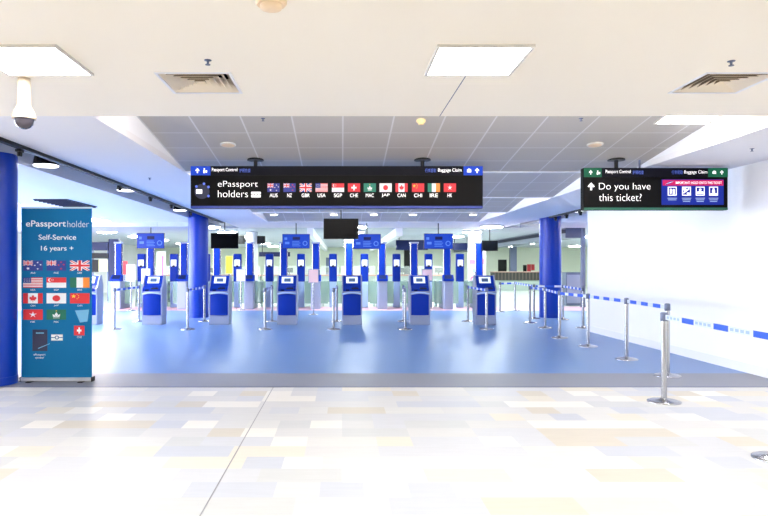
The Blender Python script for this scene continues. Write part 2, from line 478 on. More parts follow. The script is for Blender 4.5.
# sloping coffer bays
def coffer_z(d):
    k = min(NBAY-1, max(0, int((d-(EDGE+0.1))/BAY)))
    return EYE + HI - 0.129*(d-(EDGE+0.1)-BAY*k)
mb = MB(); ms = MB()
for k in range(NBAY):
    a = EDGE + 0.1 + BAY*k; b = a + BAY
    za, zb = EYE+HI, EYE+HI-0.129*BAY
    mb.add([(CX0,a,za),(CX1,a,za),(CX1,b,zb),(CX0,b,zb),(CX0,a,za+.05),(CX1,a,za+.05),(CX1,b,zb+.05),(CX0,b,zb+.05)],
           [(0,3,2,1),(4,5,6,7),(0,1,5,4),(1,2,6,5),(2,3,7,6),(3,0,4,7)], M_COFFER)
struct(mb.build('ceiling'))
ms.box(CX0-0.04, CX0, EDGE, CEND, CE+0.08, CE+0.6, M_COFSIDE)
ms.box(CX1, CX1+0.04, EDGE, CEND, CE+0.08, CE+0.6, M_COFSIDE)
for k in range(NBAY+1):
    a = EDGE + BAY*k
    ms.box(CX0, CX1, a, a+0.09, (CE+0.08 if k == 0 else CE), CE+0.6, M_COFSIDE)
struct(ms.build('trim_5'))
# white bulkheads of the far hall ceiling
struct(MB().box(-1.3, -1.07, 23.95, Y1, 2.66, CE, M_COFSIDE).build('beam'))
struct(MB().box(2.0, 2.25, 23.95, Y1, 2.66, CE, M_COFSIDE).build('beam'))
# walls
WX = 5.75
struct(MB().box(WX, WX+0.12, Y0, 15.1, 0, CE, M_WHITEWALL).build('wall_right'))
struct(MB().box(WX-0.012, WX, Y0, 15.1, 0, 0.14, M_SKIRT).build('baseboard_right'))
mb = MB().box(XL-0.1, XL, Y0, 5.4, 0, CE+0.5, M_SOFFIT).box(XL-0.1, XL, 23.8, Y1, 0, CE+0.5, M_SOFFIT)
mb.box(XL-0.1, XL, 5.4, 23.8, 0, 0.4, M_SOFFIT).box(XL-0.1, XL, 5.4, 23.8, 2.75, CE+0.5, M_SOFFIT)
struct(mb.build('wall_left'))
for i in range(4):                                # daylight windows of the left bay
    a = 5.4 + 4.6*i; b = a + 4.6
    w = struct(MB().box(XL-0.06, XL-0.04, a, b, 0.4, 2.75, M_DAY).build('window_%d' % (i+2)))
    mb = MB().box(XL-0.08, XL+0.02, a, a+.05, .4, 2.75, M_GREYMET).box(XL-0.08, XL+0.02, b-.05, b, .4, 2.75, M_GREYMET)
    mb.box(XL-0.08, XL+0.02, a+.05, b-.05, .4, .46, M_GREYMET).box(XL-0.08, XL+0.02, a+.05, b-.05, 2.69, 2.75, M_GREYMET)
    mb.build('window_frame', w)
struct(MB().box(XR, XR+0.1, Y0, Y1, 0, CE+0.5, M_FARWALL).build('wall_far_right'))
struct(MB().box(XL, XR, Y0-0.1, Y0, 0, CE, M_CREAM).build('wall_behind'))
struct(MB().box(XL, XR, Y1, Y1+0.1, 0, CE+0.1, M_FARWALL).build('wall_back'))
# near left side: shop front whose lit window throws the soft side light
struct(MB().box(-6.6, -6.5, Y0, 2.2, 0, CE, M_CREAM).box(-6.6, -6.5, 3.7, 6.2, 0, CE, M_CREAM).box(-6.6,-6.5,2.2,3.7,0,1.0,M_CREAM).box(-6.6,-6.5,2.2,3.7,2.4,CE,M_CREAM).build('wall_shop'))
struct(MB().box(-6.56, -6.54, 2.2, 3.7, 1.0, 2.4, M_WINDOWGLOW).build('window_1'))
# bulkhead beam in the far hall on the right
struct(MB().box(8.3, 8.9, 23.95, Y1, 2.58, CE, M_GREYMET).box(8.28, 8.3, 23.95, Y1, 2.76, 2.9, M_DARK).build('beam'))

# ---------------------------------------------------------------- ceiling fixtures
def panel(loc, label, m, w=0.6, d=0.6, group='square ceiling light panels'):
    t = thing('ceiling_light', label, 'ceiling light', loc, 0, group)
    h = 0.018
    mb = MB(); x, y = w/2, d/2; f = 0.02
    mb.box(-x-f, x+f, -y-f, -y, -h, 0, M_FRAME).box(-x-f, x+f, y, y+f, -h, 0, M_FRAME)
    mb.box(-x-f, -x, -y, y, -h, 0, M_FRAME).box(x, x+f, -y, y, -h, 0, M_FRAME)
    mb.build('frame', t)
    MB().box(-x, x, -y, y, -0.010, -0.002, m).build('diffuser', t)
    return t
near = panel((-2.18, 4.52, CE), 'square white ceiling light panel at the left, above the hanging dome camera side', M_PANEL)
near['label'] = 'glowing square ceiling light panel left of the air vent'
dup(near, (0.94, 4.52, CE), 'glowing square ceiling light panel right of the middle, with a hairline joint behind it')
for i, (px, py) in enumerate([(4.06, 4.0), (-2.18, 1.2), (0.94, 1.2), (4.06, 1.2), (-2.18, -2.2), (0.94, -2.2), (4.06, -2.2), (-5.1, -2.2), (-5.1, 1.2)]):
    dup(near, (px, py, CE), 'glowing square ceiling light panel of the near hall, outside the picture')
side = panel((-7.6, 14.0, CE), 'long added light panel in the white left bay ceiling', M_SIDEP, 0.6, 1.2, 'added light panels of the left bay')  # panels added to brighten the left bay's plain ceiling and floor
for (x, y) in ((-7.6, 11.2), (-7.6, 17.0), (-7.6, 19.8), (-10.8, 12.0), (-10.8, 15.5), (-10.8, 19.0)):
    dup(side, (x, y, CE), 'long added light panel in the white left bay ceiling')
rside = dup(side, (9.2, 14.5, CE), 'long light panel over the right bay behind the white wall', group='light panels of the right bay')
dup(side, (9.2, 19.0, CE), 'long light panel over the right bay behind the white wall', group='light panels of the right bay')
pl = dup(near, (4.07, 7.45, coffer_z(7.45)+.004), 'bright ceiling light panel on the sloping bay, above the right end of the ticket sign')
pl.rotation_euler = (-math.atan(0.129), 0, 0)
# cove lamps on the hidden back of each riser
for k in range(NBAY):
    t = thing('cove_light', 'long cove lamp washing the %s sloping ceiling bay' % ['first', 'second', 'third', 'fourth'][k], 'light', ((CX0+CX1)/2, EDGE+BAY*k+0.10, CE+0.14), 0, 'cove lamps of the ceiling bays')
    MB().box(-3.2, 3.2, 0, 0.03, 0, 0.16, M_FRAME).build('housing', t)
    MB().box(-3.18, 3.18, 0.03, 0.04, 0.02, 0.14, M_COVE).build('diffuser', t)
# round far hall lamps
far_lamp = None
k = 0
for y in (22.4, 25.8, 29.5, 33.5, 38.0, 43.0):
    for x in (-9.4, -4.6, 0.5, 5.2, 11.0, 15.5):
        if far_lamp is None:
            far_lamp = thing('round_ceiling_light', 'round white lamp on the far hall ceiling', 'ceiling light', (x, y, CE), 0, 'round lamps of the far hall')
            MB().lathe(0, 0, [(0.42, 0), (0.42, -0.05), (0.38, -0.06)], M_FRAME).build('housing', far_lamp)
            MB().lathe(0, 0, [(0.37, -0.061), (0.34, -0.085), (0.2, -0.10)], M_FARP, 24).build('diffuser', far_lamp)
        else: dup(far_lamp, (x, y, CE), 'round white lamp on the far hall ceiling')
# little downlights in the third bay
dl = None
for px in (274, 334, 374, 413, 473):
    d = 19.6; z = coffer_z(d)
    n = {274: 'first', 334: 'second', 374: 'third', 413: 'fourth', 473: 'fifth'}[px]
    lab = 'small round downlight below the long sign, %s from the left' % n
    if dl is None:
        dl = thing('downlight', lab, 'ceiling light', (X(px, d), d, z), 0, 'small downlights under the sloping ceiling')
        MB().lathe(0, 0, [(0.14, 0.03), (0.14, -0.03), (0.115, -0.035)], M_FRAME).build('ring', dl)
        MB().lathe(0, 0, [(0.11, -0.036), (0.10, -0.045)], M_SMALL).build('lens', dl)
    else: dup(dl, (X(px, d), d, z), lab)
# air vents
def vent(loc, label):
    t = thing('air_vent', label, 'air vent', loc, 0, 'square ceiling air vents')
    s = VS; f = .022
    mb = MB()
    for a, b, c, d in ((-s-f, s+f, -s-f, -s), (-s-f, s+f, s, s+f), (-s-f, -s, -s, s), (s, s+f, -s, s)):
        mb.box(a, b, c, d, -0.006, 0, M_WHITE)
    mb.build('frame', t)
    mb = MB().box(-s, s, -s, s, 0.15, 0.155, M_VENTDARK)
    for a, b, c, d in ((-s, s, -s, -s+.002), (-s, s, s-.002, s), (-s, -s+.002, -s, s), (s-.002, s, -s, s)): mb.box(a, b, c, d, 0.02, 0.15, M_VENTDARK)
    mb.build('backing', t)
    mb = MB(); n = 6
    for i in range(n):
        r = s*(1 - i/n)-.002; q = max(.003, r - s/n*1.6)
        zo, zi = 0.0, 0.085
        o = [(-r,-r),(r,-r),(r,r),(-r,r)]; p = [(-q,-q),(q,-q),(q,q),(-q,q)]
        for j in range(4):
            l = (j+1) % 4
            vs = [(o[j][0],o[j][1],zo),(o[l][0],o[l][1],zo),(p[l][0],p[l][1],zi),(p[j][0],p[j][1],zi)]
            vs += [(x, y, z+0.003) for x, y, z in vs]
            mb.add(vs, [(3,2,1,0),(1,5,4,0),(3,7,6,2),(2,6,5,1),(0,4,7,3)], M_DIFF)
            mb.add(vs[4:], [(0,1,2,3)], M_BLADESHADE)
    mb.build('louvres', t)
    return t
v1 = vent((VXS[0], VY, CE), 'square louvred air vent in the left half of the cream ceiling')
dup(v1, (VXS[1], VY, CE), 'square louvred air vent at the right, above the ticket sign')
# sprinklers
def sprinkler(loc, label):
    t = thing('sprinkler', label, 'sprinkler', loc, 0, 'ceiling sprinklers')
    MB().lathe(0, 0, [(0.026, 0), (0.026, -0.004), (0.009, -0.008), (0.007, -0.03)], M_GREYMET, 12).build('body', t)
    MB().lathe(0, 0, [(0.018, -0.030), (0.018, -0.034)], M_GREYMET, 12).build('deflector', t)
    return t
s1 = sprinkler((-0.94, 4.52, CE), 'tiny sprinkler head in front of the left air vent')
dup(s1, (2.74, 4.54, CE), 'tiny sprinkler head in front of the right air vent')
dup(s1, (X(263,7.6), 7.6, coffer_z(7.6)), 'tiny sprinkler head just behind the cream ceiling edge, left of middle')
dup(s1, (X(581,7.6), 7.6, coffer_z(7.6)), 'tiny sprinkler head just behind the cream ceiling edge, above the ticket sign')
dup(s1, (-3.13, 10.5, CE), 'tiny sprinkler head in the left soffit near the long sign')
dup(s1, (X(752,7.9), 7.9, CE), 'tiny sprinkler head in the right soffit above the white wall')
# smoke detectors
def detector(loc, label, m, r=0.06):
    t = thing('smoke_detector', label, 'smoke detector', loc)
    MB().lathe(0, 0, [(r, 0.02), (r, -0.02), (r*.9, -0.03)], m, 20).build('base', t)
    MB().lathe(0, 0, [(r*.72, -0.03), (r*.66, -0.05), (r*.3, -0.056)], m, 20).build('sensor_head', t)
    return t
detector((X(272,3.54), 3.50, CE), 'round orange-tinted smoke detector at the top edge of the picture', M_BEIGE, 0.085)
detector((X(421,7.66), 7.66, coffer_z(7.66)), 'small yellowed smoke detector right behind the cream ceiling edge', M_YELLOWED, 0.055)
# ceiling speakers
for px, lab in ((228, 'round flush ceiling speaker above the left end of the long sign'), (595, 'round flush ceiling speaker above the ticket sign')):
    d = 8.56; t = thing('ceiling_speaker', lab, 'speaker', (X(px, d), d, coffer_z(d)), 0, 'ceiling speakers')
    t.rotation_euler = (-math.atan(0.129), 0, 0)
    MB().lathe(0, 0, [(0.105, 0.01), (0.105, -0.012), (0.09, -0.016)], M_FRAME, 24).build('ring', t)
    MB().lathe(0, 0, [(0.088, -0.0165), (0.05, -0.022)], M_BEIGE, 24).build('grille', t)
# dome camera hanging from the ceiling at the left
t = thing('dome_camera', 'dome security camera on a pale tapered ceiling mount, upper left', 'security camera', (-2.44, 4.95, 2.56))
MB().lathe(0, 0, [(0.085, 0.075), (0.088, 0.09), (0.075, 0.13), (0.05, 0.18), (0.045, CE-2.56)], mat('camera_housing', (196, 180, 160), 0.5), 24).build('mount', t)
MB().lathe(0, 0, [(0.02, 0.0), (0.045, 0.012), (0.064, 0.035), (0.072, 0.075)], mat('smoked_dome', (60, 56, 66), 0.15), 24).build('dome', t)
# lamps hanging in the slots
def slot_lamp(loc, label, w):
    t = thing('slot_lamp', label, 'light', loc, 0, 'black lamps in the ceiling slots')
    MB().lathe(0, 0, [(w*.5, 0.03), (w*.5, 0.06), (w*.42, 0.25), (w*.2, 0.27), (w*.12, 0.53)], M_BLACK, 20).build('shade', t)
    MB().lathe(0, 0, [(w*.47, 0.015), (w*.5, 0.03)], M_SMALL, 20).build('lens', t)
    return t
l1 = slot_lamp((-4.22, 9.2, 2.92), 'black lamp with white lens in the ceiling slot above the teal banner', 0.34)
dup(l1, (-4.22, 12.6, 2.97), 'black slot lamp second along from the teal banner')
dup(l1, (-4.22, 16.8, 2.95), 'black slot lamp right before the left blue column')
dup(l1, (6.25, 17.2, 2.95), 'black slot lamp beside the right blue column')
mb = MB()
t = thing('track_rail', 'black lighting track along the left ceiling slot', 'lighting track', (-3.845, 6.4, CE+0.0))
mb.box(-0.035, 0.04, 0, 14.4, -0.04, 0.07, M_BLACK).build('rail', t)
for y in (1.3, 4.8, 6.6, 8.2, 10.1):
    MB().box(-0.06, 0.0, y, y+0.10, -0.07, -0.04, M_BLACK).lathe(-0.03, y+0.05, [(0.03, -0.12), (0.032, -0.07)], M_BLACK, 12).build('spotlight', t)
t = thing('track_rail', 'black lighting track along the right ceiling slot', 'lighting track', (6.0, 15.3, CE+0.0))
MB().box(-0.045, 0.03, 0, 3.3, -0.04, 0.07, M_BLACK).build('rail', t)
for y in (1.0, 2.0, 2.9):
    MB().box(0, 0.08, y, y+0.12, -0.07, -0.04, M_BLACK).lathe(0.05, y+0.06, [(0.035, -0.14), (0.04, -0.07)], M_BLACK, 12).build('spotlight', t)
# dark louvre in the left bay ceiling
t = thing('ceiling_louvre', 'dark slatted ceiling grille above the top of the teal banner', 'grille', (X(67, 14.6), 14.6, CE))
mb = MB()
MB().box(-0.36, 0.36, -0.85, 0.85, -0.02, 0, M_DARK).build('backing', t)
for i in range(9): mb.box(-0.35, 0.35, -0.82+0.2*i, -0.80+0.2*i, -0.04, -0.02, M_DARK)
mb.build('slats', t)

# ---------------------------------------------------------------- columns
def column(x, y, r, label, m, top=CE+0.5):
    t = thing('round_column', label, 'column', (x, y, 0))
    MB().lathe(0, 0, [(r, 0.1), (r, top)], m, 40).build('shaft', t)
    MB().lathe(0, 0, [(r+0.008, 0), (r+0.008, 0.1)], m, 40).build('skirting', t)
    return t
column(X(15.2,8.32)-0.29, 8.32, 0.29, 'thick blue column at the left picture edge beside the teal banner', M_BLUECOL, CE)
column(X(198.3,19.25), 19.25, 0.295, 'round blue column behind the second and third kiosks at left', M_BLUECOL)
column(X(550.3,19.25), 19.25, 0.315, 'round blue column behind the belts at right', M_BLUECOL)
t = column(X(252,26.5), 26.5, 0.24, 'white round column behind the gates, with black boxes at its top', M_WHITE, CE-.01)
MB().box(-.58, -.30, -.12, .12, Z(244, 26.5), Z(236, 26.5), M_BLACK, .02).box(-.30, -.2, -.03, .03, Z(242,26.5), Z(240,26.5), M_BLACK).build('speaker_box', t)
MB().box(.22, .54, -.12, .12, Z(244, 26.5), Z(236, 26.5), M_BLACK, .02).box(.15, .22, -.03, .03, Z(242,26.5), Z(240,26.5), M_BLACK).build('speaker_box', t)
column(X(475,27), 27, 0.3, 'white round column behind the pink and white poster panel', M_WHITE, CE)
column(X(583,24), 24, 0.09, 'thin grey round pole beside the white wall end', M_GREYMET, CE)

# ---------------------------------------------------------------- hanging signs
SD = 9.2
PX = SD / F
def hanger(x, top, z, parent):
    MB().tube((x, 0.06, z), (x, 0.06, top), 0.028, M_BLACK).build('hanger_rod', parent)
    MB().lathe(x, 0.06, [(0.12, top-0.012), (0.12, top+0.03)], M_BLACK, 20).build('ceiling_plate', parent)
def icon_arrow(mb, cx, cz, s, y, m):
    mb.plate([(cx-s*.12, cz-s*.5),(cx+s*.12, cz-s*.5),(cx+s*.12, cz+.05*s),(cx-s*.12, cz+.05*s)], y, m)
    mb.plate([(cx-s*.45, cz+0.02*s),(cx-s*.28, cz-.12*s),(cx, cz+.22*s),(cx+.28*s, cz-.12*s),(cx+.45*s, cz+.02*s),(cx, cz+.52*s)], y, m)
    return mb
def icon_person(mb, cx, cz, s, y, m):
    mb.plate(disc(cx-.12*s, cz+.32*s, .15*s, 12), y, m)
    mb.plate([(cx-.35*s,cz-.5*s),(cx+.05*s,cz-.5*s),(cx+.02*s,cz+.12*s),(cx-.3*s,cz+.12*s)], y, m)
    mb.plate(rect(cx+.14*s, cz-.4*s, cx+.45*s, cz+.05*s), y, m)
    return mb
def icon_bag(mb, cx, cz, s, y, m):
    mb.plate(rect(cx-.42*s, cz-.35*s, cx+.42*s, cz+.2*s), y, m)
    mb.plate(rect(cx-.2*s, cz+.2*s, cx-.12*s, cz+.38*s), y, m)
    mb.plate(rect(cx+.12*s, cz+.2*s, cx+.2*s, cz+.38*s), y, m)
    mb.plate(rect(cx-.2*s, cz+.32*s, cx+.2*s, cz+.4*s), y, m)
    return mb
def icon_chip(mb, cx, cz, w, h, y, m, hole):
    mb.plate(rect(cx-w/2, cz-h/2, cx+w/2, cz+h/2), y, m)
    mb.plate(disc(cx, cz, h*.34, 16), y-.0008, hole)
    mb.plate(disc(cx, cz, h*.2, 16), y-.0016, m)
    mb.plate(rect(cx-w/2, cz-h*.06, cx-h*.3, cz+h*.06), y-.0008, hole)
    mb.plate(rect(cx+h*.3, cz-h*.06, cx+w/2, cz+h*.06), y-.0008, hole)
    return mb
def sx(px): return (px - HX) * PX
def sz(py): return EYE + (HY - py) * PX

def sign(x0, x1, y0, y1, label, edge, boxm):
    """x0..x1, y0..y1: the face in photograph pixels at depth SD"""
    t = thing('hanging_sign', label, 'sign', (0, SD, sz(y1)))
    zb = sz(y1)
    a, b, h = sx(x0), sx(x1), sz(y0)-zb
    MB().box(a, b, 0, 0.12, 0, h, M_SIGNBODY, 0.008).build('housing', t)
    MB().box(a+.004, b-.004, -0.004, 0, 0.0, 0.035, edge).build('edge_strip', t)
    hb = 9.3*PX
    MB().box(a+.004, b-.004, -0.004, 0, h-hb, h-0.004, M_SIGNBAR).build('header_bar', t)
    return t, a, b, h, zb, hb

t, a, b, h, zb, hb = sign(190.5, 483, 166, 208.4, 'long black passport sign with a row of flags, hanging mid-picture', M_SIGNEDGE, M_LITBLUE)
yy = -0.006
MB().box(a+.004, a+20*PX, -0.006, -0.004, h-hb, h-.004, M_LITBLUE).build('blue_box', t)
MB().box(b-19.5*PX, b-.004, -0.006, -0.004, h-hb, h-.004, M_LITBLUE).build('blue_box', t)
icon_arrow(MB(), a+7*PX, h-hb*.5, .07, -.0075, M_LIT).build('arrow_icon', t)
icon_person(MB(), a+14.5*PX, h-hb*.5, .07, -.0075, M_LIT).build('officer_icon', t)
icon_bag(MB(), b-14*PX, h-hb*.5, .07, -.0075, M_LIT).build('suitcase_icon', t)
icon_arrow(MB(), b-6*PX, h-hb*.5, .07, -.0075, M_LIT).build('arrow_icon', t)
text('Passport Control', sx(212), h-hb*.5-.024, 25.5*PX, .062, yy, M_LIT, t, bold=0.004)
text('护照检查', sx(239.5), h-hb*.5-.026, 11*PX, .055, yy, M_LITDIM, t)
text('行李提取', sx(425), h-hb*.5-.026, 11*PX, .055, yy, M_LITDIM, t)
text('Baggage Claim', sx(438), h-hb*.5-.03, 23.5*PX, .062, yy, M_LIT, t, bold=0.004)
text('ePassport', sx(218), sz(188.6)-zb, 40*PX, 7.6*PX, yy, M_LIT, t, bold=0.002)
text('holders', sx(218), sz(197.2)-zb, 30*PX, 6.8*PX, yy, M_LIT, t, bold=0.002)
icon_chip(MB(), sx(256), sz(194.6)-zb, 9.5*PX, 5.4*PX, yy, M_LIT, M_SIGNBODY).build('chip_symbol', t)
mb = MB()
mb.plate(disc(sx(202), sz(191.5)-zb, 7.5*PX, 28), -.002, mat('dim_navy_icon', (28, 34, 66), .4))
mb.plate(rect(sx(196.2), sz(193.6)-zb, sx(202.2), sz(189.4)-zb), -.004, M_LIT)
for (px, py, c) in ((208.5,187,M_LITDIM),(208.5,196,M_LITDIM),(196.5,186.5,M_LITDIM),(204,183.8,M_LITDIM)):
    mb.plate(disc(sx(px), sz(py)-zb, 1.3*PX, 12), -.004, c)
mb.build('gate_icon', t)
for px, k in zip((273.6,289.6,305.7,321.6,338,354,369.8,385.6,401.5,418,433.8,449.8), ('AUS','NZ','GBR','USA','SGP','CHE','MAC','JAP','CAN','CHI','IRE','HK')):
    flag(k, sx(px)-6.1*PX, sz(192)-zb, 12.2*PX, 8.6*PX, yy, t, FL)
    wd = {'NZ': 4.6, 'HK': 4.6}.get(k, 8.0)
    text(k, sx(px)-wd/2*PX, sz(197.2)-zb, wd*PX, 3.6*PX, yy, M_LIT, t, bold=0.003)
for px in (255, 423): hanger(sx(px), coffer_z(SD+.06)-zb, h, t)

t, a, b, h, zb, hb = sign(583.5, 728, 167.8, 210, 'black ticket sign with green header hanging in front of the white wall', M_SIGNEDGEG, M_LITGREEN)
MB().box(a+.004, a+18*PX, -0.006, -0.004, h-hb, h-.004, M_LITGREEN).build('green_box', t)
MB().box(b-20*PX, b-.004, -0.006, -0.004, h-hb, h-.004, M_LITGREEN).build('green_box', t)
icon_arrow(MB(), a+7*PX, h-hb*.5, .06, -.0075, M_LIT).build('arrow_icon', t)
icon_person(MB(), a+14.5*PX, h-hb*.5, .06, -.0075, M_LIT).build('officer_icon', t)
icon_bag(MB(), b-14*PX, h-hb*.5, .06, -.0075, M_LIT).build('suitcase_icon', t)
icon_arrow(MB(), b-6.5*PX, h-hb*.5, .06, -.0075, M_LIT).build('arrow_icon', t)
text('Passport Control', sx(605.5), h-hb*.5-.024, 25*PX, .06, yy, M_LITDIM if False else M_LIT, t, bold=0.003)
text('护照检查', sx(632.5), h-hb*.5-.026, 11*PX, .055, yy, M_LITDIM, t)
text('行李提取', sx(671.5), h-hb*.5-.026, 11*PX, .055, yy, M_LITDIM, t)
text('Baggage Claim', sx(684), h-hb*.5-.03, 23*PX, .06, yy, M_LIT, t, bold=0.003)
icon_arrow(MB(), sx(591), sz(186.5)-zb, 7.5*PX, yy, M_LIT).build('arrow_icon', t)
text('Do you have', sx(598.8), sz(191.6)-zb, 51.5*PX, 8.6*PX, yy, M_LIT, t, bold=0.002)
text('this ticket?', sx(598.8), sz(201)-zb, 42.5*PX, 7.2*PX, yy, M_LIT, t, bold=0.002)
MB().box(sx(661.5), sx(723.5), -.004, 0, sz(204.8)-zb, sz(179.5)-zb, M_LITPANEL).build('ticket_panel', t)
MB().box(sx(662.5), sx(723.2), -.006, -.004, sz(185.6)-zb, sz(180)-zb, M_LITPINK).build('pink_header', t)
text('IMPORTANT: HOLD ONTO THIS TICKET', sx(675.5), sz(184)-zb, 46*PX, 2.4*PX, -.0075, M_LIT, t, bold=0.006)
MB().plate([(sx(665),sz(185.2)-zb),(sx(670),sz(183.6)-zb),(sx(673.4),sz(180.8)-zb),(sx(668),sz(182)-zb)], -.0085, M_LITPANEL).plate([(sx(664.5),sz(184.4)-zb),(sx(670),sz(182.4)-zb),(sx(673.4),sz(181.6)-zb),(sx(668),sz(183.4)-zb)], -.0095, M_LIT).build('airport_mark', t)
for i, px in enumerate((672, 686.3, 700, 713.3)):
    mb = MB(); w = 4.4
    x0, x1, z0, z1 = sx(px-w), sx(px+w), sz(195.6)-zb, sz(186.8)-zb
    e = .011
    for r_ in (rect(x0,z0,x1,z0+e), rect(x0,z1-e,x1,z1), rect(x0,z0+e,x0+e,z1-e), rect(x1-e,z0+e,x1,z1-e)): mb.plate(r_, yy, M_LIT)
    cx, cz, s = (x0+x1)/2, (z0+z1)/2, .085
    if i == 0: mb.plate(rect(cx-s*.4,cz-s*.4,cx-s*.1,cz+s*.4), yy, M_LIT); mb.plate(disc(cx+.02, cz+.015, .016, 10), yy, M_LIT); mb.plate(rect(cx+.008,cz-.045,cx+.034,cz), yy, M_LIT)
    if i == 1: mb.plate([(cx-.05,cz-.02),(cx-.04,cz-.035),(cx+.045,cz+.03),(cx+.035,cz+.045)], yy, M_LIT); mb.plate(rect(cx-.045,cz+.01,cx-.005,cz+.04), yy, M_LIT); mb.plate(rect(cx+.005,cz-.045,cx+.045,cz-.02), yy, M_LIT)
    if i == 2: mb.plate(disc(cx,cz+.02,.018,10), yy, M_LIT); mb.plate(rect(cx-.045,cz-.04,cx+.045,cz-.005), yy, M_LIT)
    if i == 3: mb.plate(disc(cx,cz+.028,.015,10), yy, M_LIT); mb.plate(rect(cx-.02,cz-.02,cx+.02,cz+.012), yy, M_LIT); mb.plate(rect(cx-.045,cz-.045,cx+.045,cz-.03), yy, M_LIT)
    for q in range(3 if i else 2):
        mb.plate(rect(x0-.004+.008*q, sz(198.6+1.6*q)-zb, x1+.004-.008*q, sz(197.9+1.6*q)-zb), yy, M_PALEBLUE)
    mb.build('pictogram', t)
hanger(sx(618), coffer_z(SD+.06)-zb, h, t)
MB().tube((sx(641.5), .06, h), (sx(641.5), .06, coffer_z(SD+.06)-zb), .014, M_GREYMET).build('hanger_rod', t)

# ---------------------------------------------------------------- teal roll-up banner
bd = D(381.5)
bx0, bx1 = X(22.3, bd), X(92, bd)
bw = bx1-bx0; bh = Z(207, bd)
t = thing('roll_up_banner', 'teal roll-up banner with flags and passport text beside the left blue column', 'banner', (bx0, bd, 0))
MB().box(-.006, bw+.006, -.05, .05, 0.012, .055, mat('banner_case', (210, 216, 224), .35, metal=.5), .01).build('case', t)
MB().box(bw+.006, bw+.02, -.055, .055, 0.005, .065, M_BLACK, .004).build('end_cap', t)
MB().box(-.016, -.006, -.055, .055, 0.005, .065, M_BLACK, .003).build('end_cap', t)
for x in (.12, bw-.12): MB().box(x-.03, x+.03, -.10, .14, 0, .012, M_BLACK).build('foot', t)
MB().box(-.012, bw-.002, 0.0, .006, .055, bh-.012, M_BANNER).build('panel', t)
MB().box(-.014, bw, -.008, .014, bh-.02, bh, mat('banner_rail', (196, 220, 234), .35, metal=.3)).build('top_rail', t)
MB().tube((bw/2, .03, .055), (bw/2, .02, bh-.02), .012, M_GREYMET).build('support_pole', t)
PB = bd/F
def qx(px): return (px-22.3)*PB
def qz(py): return (382-py)*PB
yb = -.0015
text('ePassport', qx(26), qz(229), 40*PB, 8*PB, yb, M_PRINT, t, bold=0.008)
text('holder', qx(67.5), qz(227.6), 21.5*PB, 6.2*PB, yb, M_PRINT, t)
text('Self-Service', qx(38.6), qz(240.3), 37.5*PB, 5.2*PB, yb, M_PRINT, t, bold=0.006)
text('16 years +', qx(41), qz(252.5), 32.5*PB, 6.2*PB, yb, M_PRINT, t, bold=0.007)
rows = [(('AUS','NZ','GBR'), 261), (('USA','SGP','IRE'), 278), (('CAN','JAP','CHI'), 293.7), (('HK','MAC',None), 310)]
ins = {'AUS':'AUS','NZ':'NZ','GBR':'GBR','USA':'USA','SGP':'SGP','IRE':'IRE','CAN':'CAN','JAP':'JAP','CHI':'CHN','HK':'HK','MAC':'MAC'}
for ks, py in rows:
    for c, k in enumerate(ks):
        x = qx((23.2, 46.6, 70)[c]); 
        if k is None: continue
        flag(k, x, qz(py+10.2), 19.6*PB, 10.2*PB, yb, t, PFL)
        text(ins[k], x+7.4*PB, qz(py+13.2), 4.8*PB, 1.7*PB, yb, M_PRINT, t)
MB().plate([(qx(75), qz(311)), (qx(80), qz(323)), (qx(87.5), qz(322)), (qx(89), qz(310))], yb, M_PRINTPALE).build('pale_patch', t)
flag('CHE', qx(74), qz(335.8), 10.5*PB, 9.6*PB, yb, t, PFL)
text('CHE', qx(77), qz(338.5), 4.8*PB, 1.7*PB, yb, M_PRINT, t)
mb = MB()
mb.plate(rect(qx(32.5), qz(351.5), qx(47.5), qz(330)), yb, mat('passport_cover', (34, 40, 72), .5))
mb.plate(rect(qx(36), qz(334), qx(44), qz(333)), yb-.001, M_PRINTPALE)
mb.plate([(qx(38), qz(348.6)), (qx(38.5), qz(349.2)), (qx(50), qz(344.4)), (qx(49.8), qz(343.8))], yb-.001, M_PRINTPALE)
mb.build('passport_picture', t)
icon_chip(MB(), qx(57), qz(338), 11.5*PB, 6*PB, yb, M_PRINT, M_BANNER).build('chip_symbol', t)
text('ePassport', qx(33.6), qz(356.6), 12*PB, 2.6*PB, yb, M_PRINT, t)
text('symbol', qx(35.4), qz(359.6), 8.4*PB, 2.4*PB, yb, M_PRINT, t)

